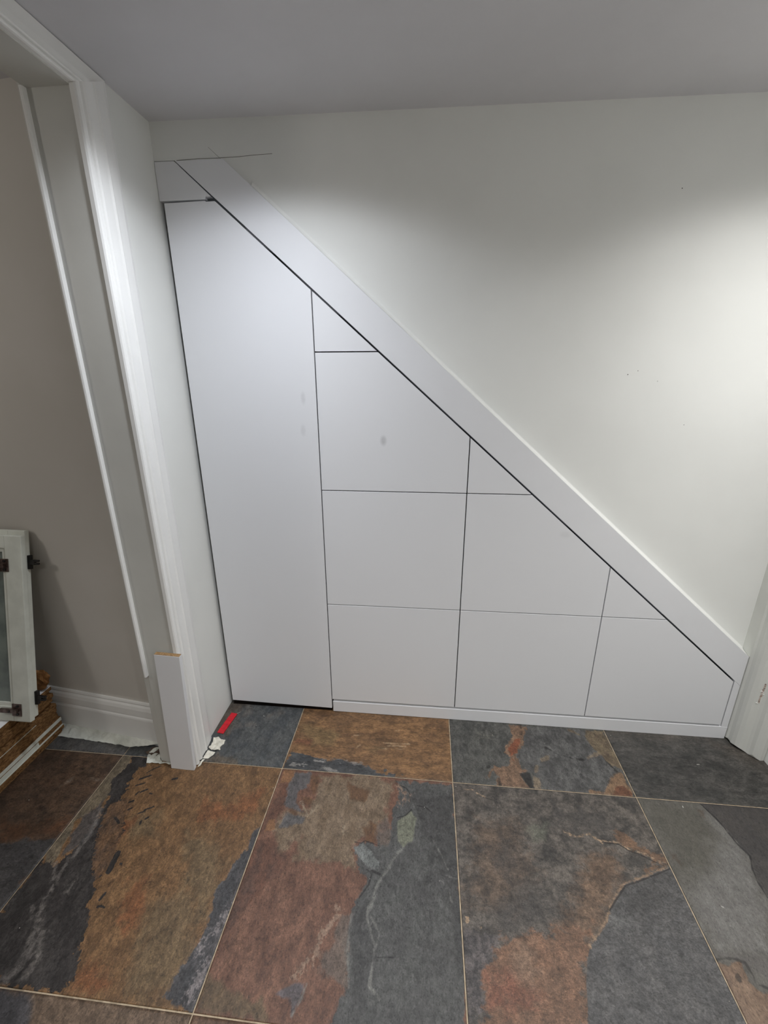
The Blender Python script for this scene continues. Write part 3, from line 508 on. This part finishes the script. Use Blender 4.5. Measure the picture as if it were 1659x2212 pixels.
  ((62,60,62),(72,70,72),0.015,0.01,25,1,0,[('P',[(-0.408,-0.998),(-0.176,-1.009),(-0.086,-1.01),(-0.066,-1.038),(-0.025,-1.099),(-0.258,-1.12)],0)]),
  ((140,122,104),(140,122,104),0.006,0.01,25,0.5,0,[('S',[(-0.078,-1.014),(-0.027,-1.016)],0.004),('S',[(0.121,-1.007),(0.133,-1.015)],0.003)]),
 ]),
 dict(k=1, i=1, j=2, g=1, base=((112, 88, 72), (92, 72, 58)), st=(1, 1), layers=[
 ]),
]

def sdf(layer_shapes, X, Y):
    D = np.full(X.shape, 1.0)
    for typ, pts, r in layer_shapes:
        P = np.array(pts); n = len(P)
        d = np.full(X.shape, 1e9)
        segs = n if typ == 'P' else max(1, n-1)
        for i in range(segs):
            a = P[i]; b = P[(i+1) % n]; e = b-a; L2 = max(e @ e, 1e-12)
            t = np.clip(((X-a[0])*e[0]+(Y-a[1])*e[1])/L2, 0, 1)
            d = np.minimum(d, np.hypot(X-a[0]-t*e[0], Y-a[1]-t*e[1]))
        if typ == 'P':
            ins = np.zeros(X.shape, bool)
            for i in range(n):
                x0, y0 = P[i]; x1, y1 = P[(i+1) % n]
                if y0 == y1: continue
                c = ((y0 > Y) != (y1 > Y)) & (X < (x1-x0)*(Y-y0)/(y1-y0)+x0); ins ^= c
            d = np.where(ins, -d, d)
        else: d = d-r
        D = np.minimum(D, d)
    return np.clip(D, -.12, .12)

GAIN = 0.78
def tile_material(T, idx):
    q = NT('slate_tile'); g = GAIN*T['g']
    st = T['st']
    tc = q.n('ShaderNodeTexCoord').outputs['Object']
    def mapped(sc, rot=0):
        mp = q.n('ShaderNodeMapping'); mp.inputs['Scale'].default_value = sc; mp.inputs['Rotation'].default_value = (0, 0, rot)
        mp.inputs['Location'].default_value = (idx*3.1, idx*1.7, 0); q.l(tc, mp.inputs[0]); return mp.outputs[0]
    rot = .5 if st == (1, 1) else 0
    co = mapped((st[0], st[1], 1)); cs = mapped((st[0]*1.5, st[1]*.85, 1), rot)
    ce = mapped((st[0]*1.15, st[1]*.9, 1), rot)
    nA = q.noise(cs, 14, 9, .68)           # broad mottling
    nB = q.noise(cs, 60, 8, .72)            # fine grain, stretched
    nC = q.noise(co, 260, 3, .6)           # sparkle grain
    mot = q.smooth(nA, .36, .64)
    col = q.mix(mot, stone(T['base'][0], g), stone(T['base'][1], g))
    edge = {}
    for k, (c1, c2, soft, amp, freq, op, rel, sh) in enumerate(T['layers']):
        at = q.n('ShaderNodeAttribute', attribute_name='m%d' % k).outputs['Fac']
        if freq not in edge: edge[freq] = q.noise(ce, freq, 6, .62)
        d = q.math('MULTIPLY_ADD', q.math('SUBTRACT', edge[freq], .5), amp*(6.5 if soft > .0016 else 2.4), at)
        f = q.smooth(d, soft, -soft)
        if op < 1: f = q.math('MULTIPLY', f, op)
        lc = stone(c1, g) if c1 == c2 else q.mix(mot, stone(c1, g), stone(c2, g))
        col = q.mix(f, col, lc)
    gr = q.math('ADD', q.math('MULTIPLY', nB, .95), q.math('MULTIPLY', nC, .5))
    val = q.math('ADD', gr, .275)          # about 1
    val = q.math('POWER', val, 2.6*T.get('k', 1))
    nD = q.noise(mapped((st[0]*1.5, st[1], 1), rot+.3), 150, 4, .6)
    pits = q.math('SUBTRACT', 1.0, q.math('MULTIPLY', q.smooth(nD, .56, .66), .45))
    pale = q.math('ADD', 1.0, q.math('MULTIPLY', q.smooth(nD, .42, .33), .30))
    val = q.math('MULTIPLY', q.math('MULTIPLY', val, pits), pale)
    # thin flakes: crisp-edged lighter and darker patches a few centimetres across
    fl = q.smooth(q.noise(ce, 21, 7, .66), .50, .525); fl2 = q.smooth(q.noise(mapped((st[0], st[1]*1.3, 1), rot-.4), 33, 7, .7), .555, .575)
    val = q.math('MULTIPLY', val, q.math('SUBTRACT', 1+.10*T.get('k', 1), q.math('MULTIPLY', fl, .20*T.get('k', 1))))
    val = q.math('MULTIPLY', val, q.math('SUBTRACT', 1+.05*T.get('k', 1), q.math('MULTIPLY', fl2, .26*T.get('k', 1))))
    vm = q.n('ShaderNodeVectorMath', operation='SCALE'); q.l(col, vm.inputs[0]); q.l(val, vm.inputs['Scale'])
    col = vm.outputs[0]
    # tiny pale specks of plaster dust
    vo = q.n('ShaderNodeTexVoronoi'); vo.inputs['Scale'].default_value = 42; q.l(co, vo.inputs['Vector'])
    keep = q.math('GREATER_THAN', q.n('ShaderNodeSeparateColor').outputs[0], .5)
    sc = q.t.nodes[-1]
    sep = q.n('ShaderNodeSeparateColor'); q.l(vo.outputs['Color'], sep.inputs[0])
    keep = q.math('GREATER_THAN', sep.outputs[0], .955)
    spk = q.math('MULTIPLY', q.math('LESS_THAN', vo.outputs['Distance'], .055), keep)
    col = q.mix(q.math('MULTIPLY', spk, .75), col, rgb((200, 196, 186)))
    q.l(col, q.b.inputs['Base Color'])
    ro = q.math('MULTIPLY_ADD', nB, .25, .36); q.l(ro, q.b.inputs['Roughness'])
    q.b.inputs['Specular IOR Level'].default_value = .4
    h = q.math('ADD', q.math('ADD', q.math('MULTIPLY', nA, 1.0), q.math('MULTIPLY', nB, .45)), q.math('MULTIPLY', fl, -.08))
    q.bump(h, .55, .0035)
    return q.m

def make_tile(i, j, T=None, idx=0, plain=None):
    x0 = TX0+TS*i+GAP/2; x1 = TX0+TS*(i+1)-GAP/2
    y1 = TY0-TD*(j-1)-GAP/2; y0 = y1-TD+GAP
    hx, hy = (x1-x0)/2, (y1-y0)/2; cx, cy = (x0+x1)/2, (y0+y1)/2
    if T is None:
        bm = bmesh.new(); add_box(bm, -hx, hx, -hy, hy, -.009, 0)
        es = [e for e in bm.edges if all(v.co.z > -.001 for v in e.verts)]
        bmesh.ops.bevel(bm, geom=es, offset=.0008, segments=1, affect='EDGES')
        me = bpy.data.meshes.new('tile'); bm.to_mesh(me); bm.free()
        o = link('tile', me, plain, None, (cx, cy, 0)); o.parent = floor; return o
    n = 230 if (i >= 0 and j <= 1) else 110
    gx = np.linspace(-hx, hx, n); gy = np.linspace(-hy, hy, n)
    X, Y = np.meshgrid(gx, gy); Z = np.zeros_like(X)
    attrs = []
    for L in T['layers']:
        d = sdf(L[7], X+cx, Y+cy); attrs.append(d.ravel())
        if L[6]: Z += L[6]*(1/(1+np.exp(np.clip(d/.0016, -40, 40))))
    r = np.minimum(np.minimum(X+hx, hx-X), np.minimum(Y+hy, hy-Y)); Z = Z*np.clip(r/.01, 0, 1)
    Z -= .0008*(r < 1e-6)
    # skirt down into the bed
    V = np.stack([X.ravel(), Y.ravel(), Z.ravel()], 1)
    ring = list(range(n))+[k*n+n-1 for k in range(1, n)]+[(n-1)*n+k for k in range(n-2, -1, -1)]+[k*n for k in range(n-2, 0, -1)]
    low = V[ring].copy(); low[:, 2] = -.009
    verts = np.concatenate([V, low]); N = n*n; m_ = len(ring)
    idxs = np.arange(N).reshape(n, n)
    F = np.stack([idxs[:-1, :-1], idxs[:-1, 1:], idxs[1:, 1:], idxs[1:, :-1]], -1).reshape(-1, 4)
    R = np.array(ring); k = np.arange(m_); kk = (k+1) % m_
    F2 = np.stack([R[k], N+k, N+kk, R[kk]], -1)
    F = np.concatenate([F, F2])
    me = bpy.data.meshes.new('tile')
    me.vertices.add(len(verts)); me.vertices.foreach_set('co', verts.ravel().astype(np.float32))
    me.loops.add(F.size); me.loops.foreach_set('vertex_index', F.ravel().astype(np.int32))
    me.polygons.add(len(F)); me.polygons.foreach_set('loop_start', (np.arange(len(F))*4).astype(np.int32))
    me.update(calc_edges=True)
    for k, d in enumerate(attrs):
        a = me.attributes.new('m%d' % k, 'FLOAT', 'POINT')
        full = np.concatenate([d, d[ring]]).astype(np.float32); a.data.foreach_set('value', full)
    me.polygons.foreach_set('use_smooth', np.concatenate([np.ones(len(F)-m_, bool), np.zeros(m_, bool)]))
    o = link('tile', me, tile_material(T, idx), None, (cx, cy, 0)); o.parent = floor
    return o
done = set()
for n_, T in enumerate(TILES):
    make_tile(T['i'], T['j'], T, n_+1); done.add((T['i'], T['j']))
plains = [tile_material(dict(g=1, base=b, st=(1, 1), layers=[]), 20+k) for k, b in enumerate([((92, 86, 80), (66, 62, 58)), ((116, 92, 70), (92, 70, 52)), ((74, 74, 72), (90, 88, 85))])]
for j in range(0, 5):
    for i in range(-3, 4):
        if (i, j) in done or (i == 3 and j == 0 and False): continue
        if TX0+TS*(i+1) > 2.9: continue
        make_tile(i, j, None, 0, plains[(i*2+j*3) % 3])

# ================================================================ loose things
# white board offcut standing against the door jamb
oc = empty('board_offcut', (-.050, -.348, 0), label='white-faced chipboard offcut standing on end against the door lining', cat='board')
oc['local'] = 1
bm = bmesh.new(); add_box(bm, -.0475, .0475, -.009, .0075, 0, .533); finish(bm, 'faced_core', MELA, oc, .0006)
bm = bmesh.new(); add_box(bm, -.0470, .0470, -.0083, .0069, .5325, .5343); o = finish(bm, 'sawn_edge', CHIP, oc); o['label'] = 'raw sawn chipboard edge'
oc.rotation_euler = (0, math.radians(2.3), 0)

# red plastic packer strip
pk = empty('packer_strip', (.024, -.114, 0), label='short red ridged plastic packer strip lying on the floor by the left wall', cat='packer')
pk['local'] = 1; pk.rotation_euler = (0, 0, math.radians(-7))
for k in range(5):
    bm = bmesh.new(); y = -.058+k*.0235
    add_prism(bm, [(y, .0004), (y+.0218, .0004), (y+.0218, .0042), (y+.0205, .005), (y+.0015, .0036), (y, .0028)], 'x', -.0145, .0145)
    finish(bm, 'segment', RED, pk, .0003)

def crumple(name, outline, m, h=.012, seed=0, base=.0006, label=None, cat=None, group=None, lift=None, n=16, thick=.0008):
    """a torn sheet: outline polygon in x,y filled with a grid, folded and lifted off the floor"""
    rnd = random.Random(seed)
    xs_ = [p[0] for p in outline]; ys_ = [p[1] for p in outline]
    bm = bmesh.new(); vs = [bm.verts.new((x, y, 0)) for x, y in outline]; bm.faces.new(vs)
    bmesh.ops.triangulate(bm, faces=bm.faces)
    for _ in range(4):
        long_ = [e for e in bm.edges if e.calc_length() > max(max(xs_)-min(xs_), max(ys_)-min(ys_))/n]
        if not long_: break
        bmesh.ops.subdivide_edges(bm, edges=long_, cuts=1, use_grid_fill=True)
        bmesh.ops.triangulate(bm, faces=bm.faces)
    from mathutils import noise
    for v in bm.verts:
        a = noise.noise(Vector((v.co.x*38+seed, v.co.y*38, seed*1.3))); b = noise.noise(Vector((v.co.x*95, v.co.y*95+seed, 3)))
        z = base+h*abs(a)*1.2+h*.35*abs(b)
        if lift: z += lift(v.co.x, v.co.y)
        v.co.z = z
        v.co.x += .0015*b; v.co.y += .0015*a
    geo = bmesh.ops.solidify(bm, geom=bm.faces[:], thickness=thick)
    zmin = min(v.co.z for v in bm.verts)
    for v in bm.verts: v.co.z += .0003-zmin
    me = bpy.data.meshes.new(name); bm.to_mesh(me); bm.free()
    o = link(name, me, m)
    return tag(o, label, cat, group)
crumple('torn_paper', [(.006, -.262), (.042, -.269), (.040, -.284), (.026, -.300), (.006, -.302)], PAPER, .006, 3,
        label='lower torn scrap of white lining paper beside the offcut', cat='paper')
crumple('torn_paper', [(.006, -.200), (.018, -.191), (.041, -.207), (.057, -.206), (.058, -.225), (.050, -.2415), (.057, -.255), (.040, -.262), (.008, -.256)], PAPER, .016, 5,
        label='crumpled cream paper scrap between the red packer and the casing foot', cat='paper')
crumple('torn_paper', [(-.211, -.343), (-.112, -.342), (-.112, -.334), (-.150, -.334), (-.167, -.320), (-.168, -.285), (-.208, -.270), (-.217, -.278), (-.235, -.29)], SHEET, .012, 8,
        label='torn white sheet scrap left of the offcut in front of the casing', cat='paper')
crumple('torn_paper', [(.004, -.344), (.012, -.336), (.011, -.318), (.016, -.306), (.006, -.306), (.003, -.33)], PAPER, .003, 12,
        label='thin paper scrap poking out under the white offcut', cat='paper')
crumple('dust_sheet', [(-.72, -.249), (-.55, -.258), (-.42, -.268), (-.33, -.276), (-.27, -.272), (-.20, -.262), (-.170, -.27), (-.168, -.258), (-.26, -.240), (-.45, -.216), (-.72, -.182)], SHEET, .006, 2, n=40,
        lift=lambda x, y: max(0, (y-wline(x, .05)))*.5, label='long white dust sheet tucked along the skirting in the side room', cat='sheet')
crumple('brown_paper', [(-.245, -.30), (-.20, -.312), (-.168, -.300), (-.166, -.268), (-.19, -.262), (-.225, -.278)], mat('dark_cloth', (96, 84, 74), (74, 62, 54), .9, .1, 30), .016, 4,
        label='small dark crumpled rag in the corner beside the far casing', cat='rag')

# pile of old boards in the side room
NB = 13
PX, PZ = -.682, .018
LBL = {12: 'topmost board of the pile, white upper face and brown edge', 3: 'board low in the pile with a broad white edge band', 2: 'board under the white-edged one with a patchy white edge',
       1: 'board near the floor with a thin pale line along its edge', 0: 'lowest brown board of the pile on the floor'}
ORD = dict(zip(range(1, 14), 'first second third fourth fifth sixth seventh eighth ninth tenth eleventh twelfth thirteenth'.split()))
for k in range(NB):
    jit = {0: .006, 1: .012, 2: .006, 3: .004}.get(k, random.uniform(-.016, .002))
    xr = PX+jit; y1 = -.214+random.uniform(-.01, .004)-(.004 if k < 3 else 0); z0 = .0006+k*PZ; z1 = z0+PZ-.0008
    yf = -1.22+random.uniform(-.02, .03)
    t = empty('stacked_board', (xr, y1, z0), label=LBL.get(k, 'brown chipboard sheet with raw edges, %s from the top of the board pile' % ORD[NB-k]), cat='board', group='old boards piled in the side room')
    box('core', -1.45, xr-.0006, yf, y1, z0, z1, CHIPD, t, .0005)
    if k == 3: o = box('edge_band', xr-.0006, xr+.0006, yf, y1-.002, z0+.001, z1-.001, OLDW, t); o['label'] = 'white edge band'
    if k == 2: o = box('edge_band', xr-.0006, xr+.0008, -.56, -.335, z0+.001, z1-.0005, OLDW, t); o['label'] = 'patchy white edge band'
    if k == 1: o = box('face_foil', -1.44, xr+.0004, yf, y1, z1-.0008, z1+.0012-.0006, OLDW, t); o['label'] = 'pale laminate face'
    if k == 6: o = box('face_foil', -1.44, xr+.0003, yf, y1-.1, z1-.0008, z1+.0003, OLDW, t); o['label'] = 'pale laminate face'
    if k == 9: o = box('face_foil', -1.44, xr+.0003, yf, y1-.2, z1-.0008, z1+.0003, CHIP, t)
    if k == 12: o = box('face_foil', -1.44, xr, yf, y1, z1-.0008, z1+.0006, MELA, t); o['label'] = 'white melamine face'
PT = NB*PZ+.0008
# lump of brown card wedged behind the doors
bm = bmesh.new()
bmesh.ops.create_icosphere(bm, subdivisions=3, radius=1)
from mathutils import noise as mnoise
for v in bm.verts:
    n1 = mnoise.noise(v.co*1.8); v.co = Vector((v.co.x*.055*(1+.5*n1), v.co.y*.018*(1+.4*n1), v.co.z*.045*(1+.4*n1)))
zmin = min(v.co.z for v in bm.verts)
bmesh.ops.translate(bm, verts=bm.verts, vec=(-.700, -.240, PT+.001-zmin))
tag(finish(bm, 'card_wad', CARD, None), 'crumpled brown card behind the old doors on top of the board pile', 'card')

def hinge(parent, u, wz, arm=.05, m=HING, d=0.0):
    """concealed cup hinge on the rear face of a door, local coords: x to the left is negative"""
    bm = bmesh.new()
    add_box(bm, -u-.019, -u+.019, -d-.003, -d, wz-.024, wz+.024)
    h = finish(bm, 'hinge', m, parent, .001)
    bm = bmesh.new(); add_box(bm, -u-arm-.012, -u+.008, -d-.014, -d-.003, wz-.007, wz+.007); finish(bm, 'hinge_arm', m, h, .001)
    for sz in (-.016, .016):
        bm = bmesh.new(); add_tube(bm, (-u+.004, -d-.003, wz+sz), (-u+.004, -d-.0055, wz+sz), .005, 12); finish(bm, 'screw', BLK, h)
    bm = bmesh.new(); add_tube(bm, (-u-.020, -d-.014, wz), (-u-.020, -d-.016, wz), .004, 10); finish(bm, 'adjuster', BLK, h)
    return h
def old_door(name, W, H, ST, label, loc, tilt, glass=True, d=.0):
    t = empty(name, loc, label=label, cat='cabinet door', group='old cabinet doors leaning in the side room')
    t['local'] = 1; t.rotation_euler = (-math.radians(tilt), 0, math.radians(-2.5)) if False else (math.radians(-tilt), 0, 0)
    th = .020
    bm = bmesh.new()
    add_box(bm, -ST, 0, 0, th, 0, H); finish(bm, 'stile', OLDW, t, .003)
    bm = bmesh.new(); add_box(bm, -W, -W+ST, 0, th, 0, H); finish(bm, 'stile', OLDW, t, .003)
    for z0, z1 in ((0, ST*.85), (H-ST*.7, H)):
        bm = bmesh.new(); add_box(bm, -W+ST+.0002, -ST-.0002, .0008, th, z0, z1); finish(bm, 'rail', OLDW, t, .002)
    bm = bmesh.new()
    z0, z1 = ST*.85+.0002, H-ST*.7-.0002; x0, x1 = -W+ST, -ST
    for a in ((x0, x0+.014, z0, z1), (x1-.014, x1, z0, z1), (x0+.014, x1-.014, z0, z0+.014), (x0+.014, x1-.014, z1-.014, z1)):
        add_box(bm, a[0], a[1], .005, th-.002, a[2], a[3])
    finish(bm, 'inner_bead', OLDW, t, .0015)
    bm = bmesh.new(); add_box(bm, x0+.014, x1-.014, .010, .014, z0+.014, z1-.014); o = finish(bm, 'pane', GLASS, t)
    return t
# front door of the two
fdx, fdy, fz = -.586, -.412, PT+.003
t1 = old_door('cabinet_door', .46, .712, .068, 'front old white cabinet door with glazed panel leaning on the board pile', (fdx, fdy, fz), 13.3)
hinge(t1, .052, .047, .05); hinge(t1, .072, .602, .04)
t2 = old_door('cabinet_door', .47, .722, .068, 'rear old white cabinet door with black hinges, behind the front one', (fdx-.006, fdy+.0225, fz+.002), 13.3)
for wz in (.602, .075):
    bm = bmesh.new(); add_box(bm, -.006, .012, .006, .018, wz-.026, wz+.026)
    h = finish(bm, 'hinge', BLK, t2, .001)
    bm = bmesh.new(); add_box(bm, .012, .030, .004, .014, wz-.008, wz+.010); add_box(bm, .030, .046, .004, .012, wz+.003, wz+.010); add_box(bm, .030, .046, .004, .012, wz-.008, wz-.001)
    finish(bm, 'hinge_arm', BLK, h, .0008)
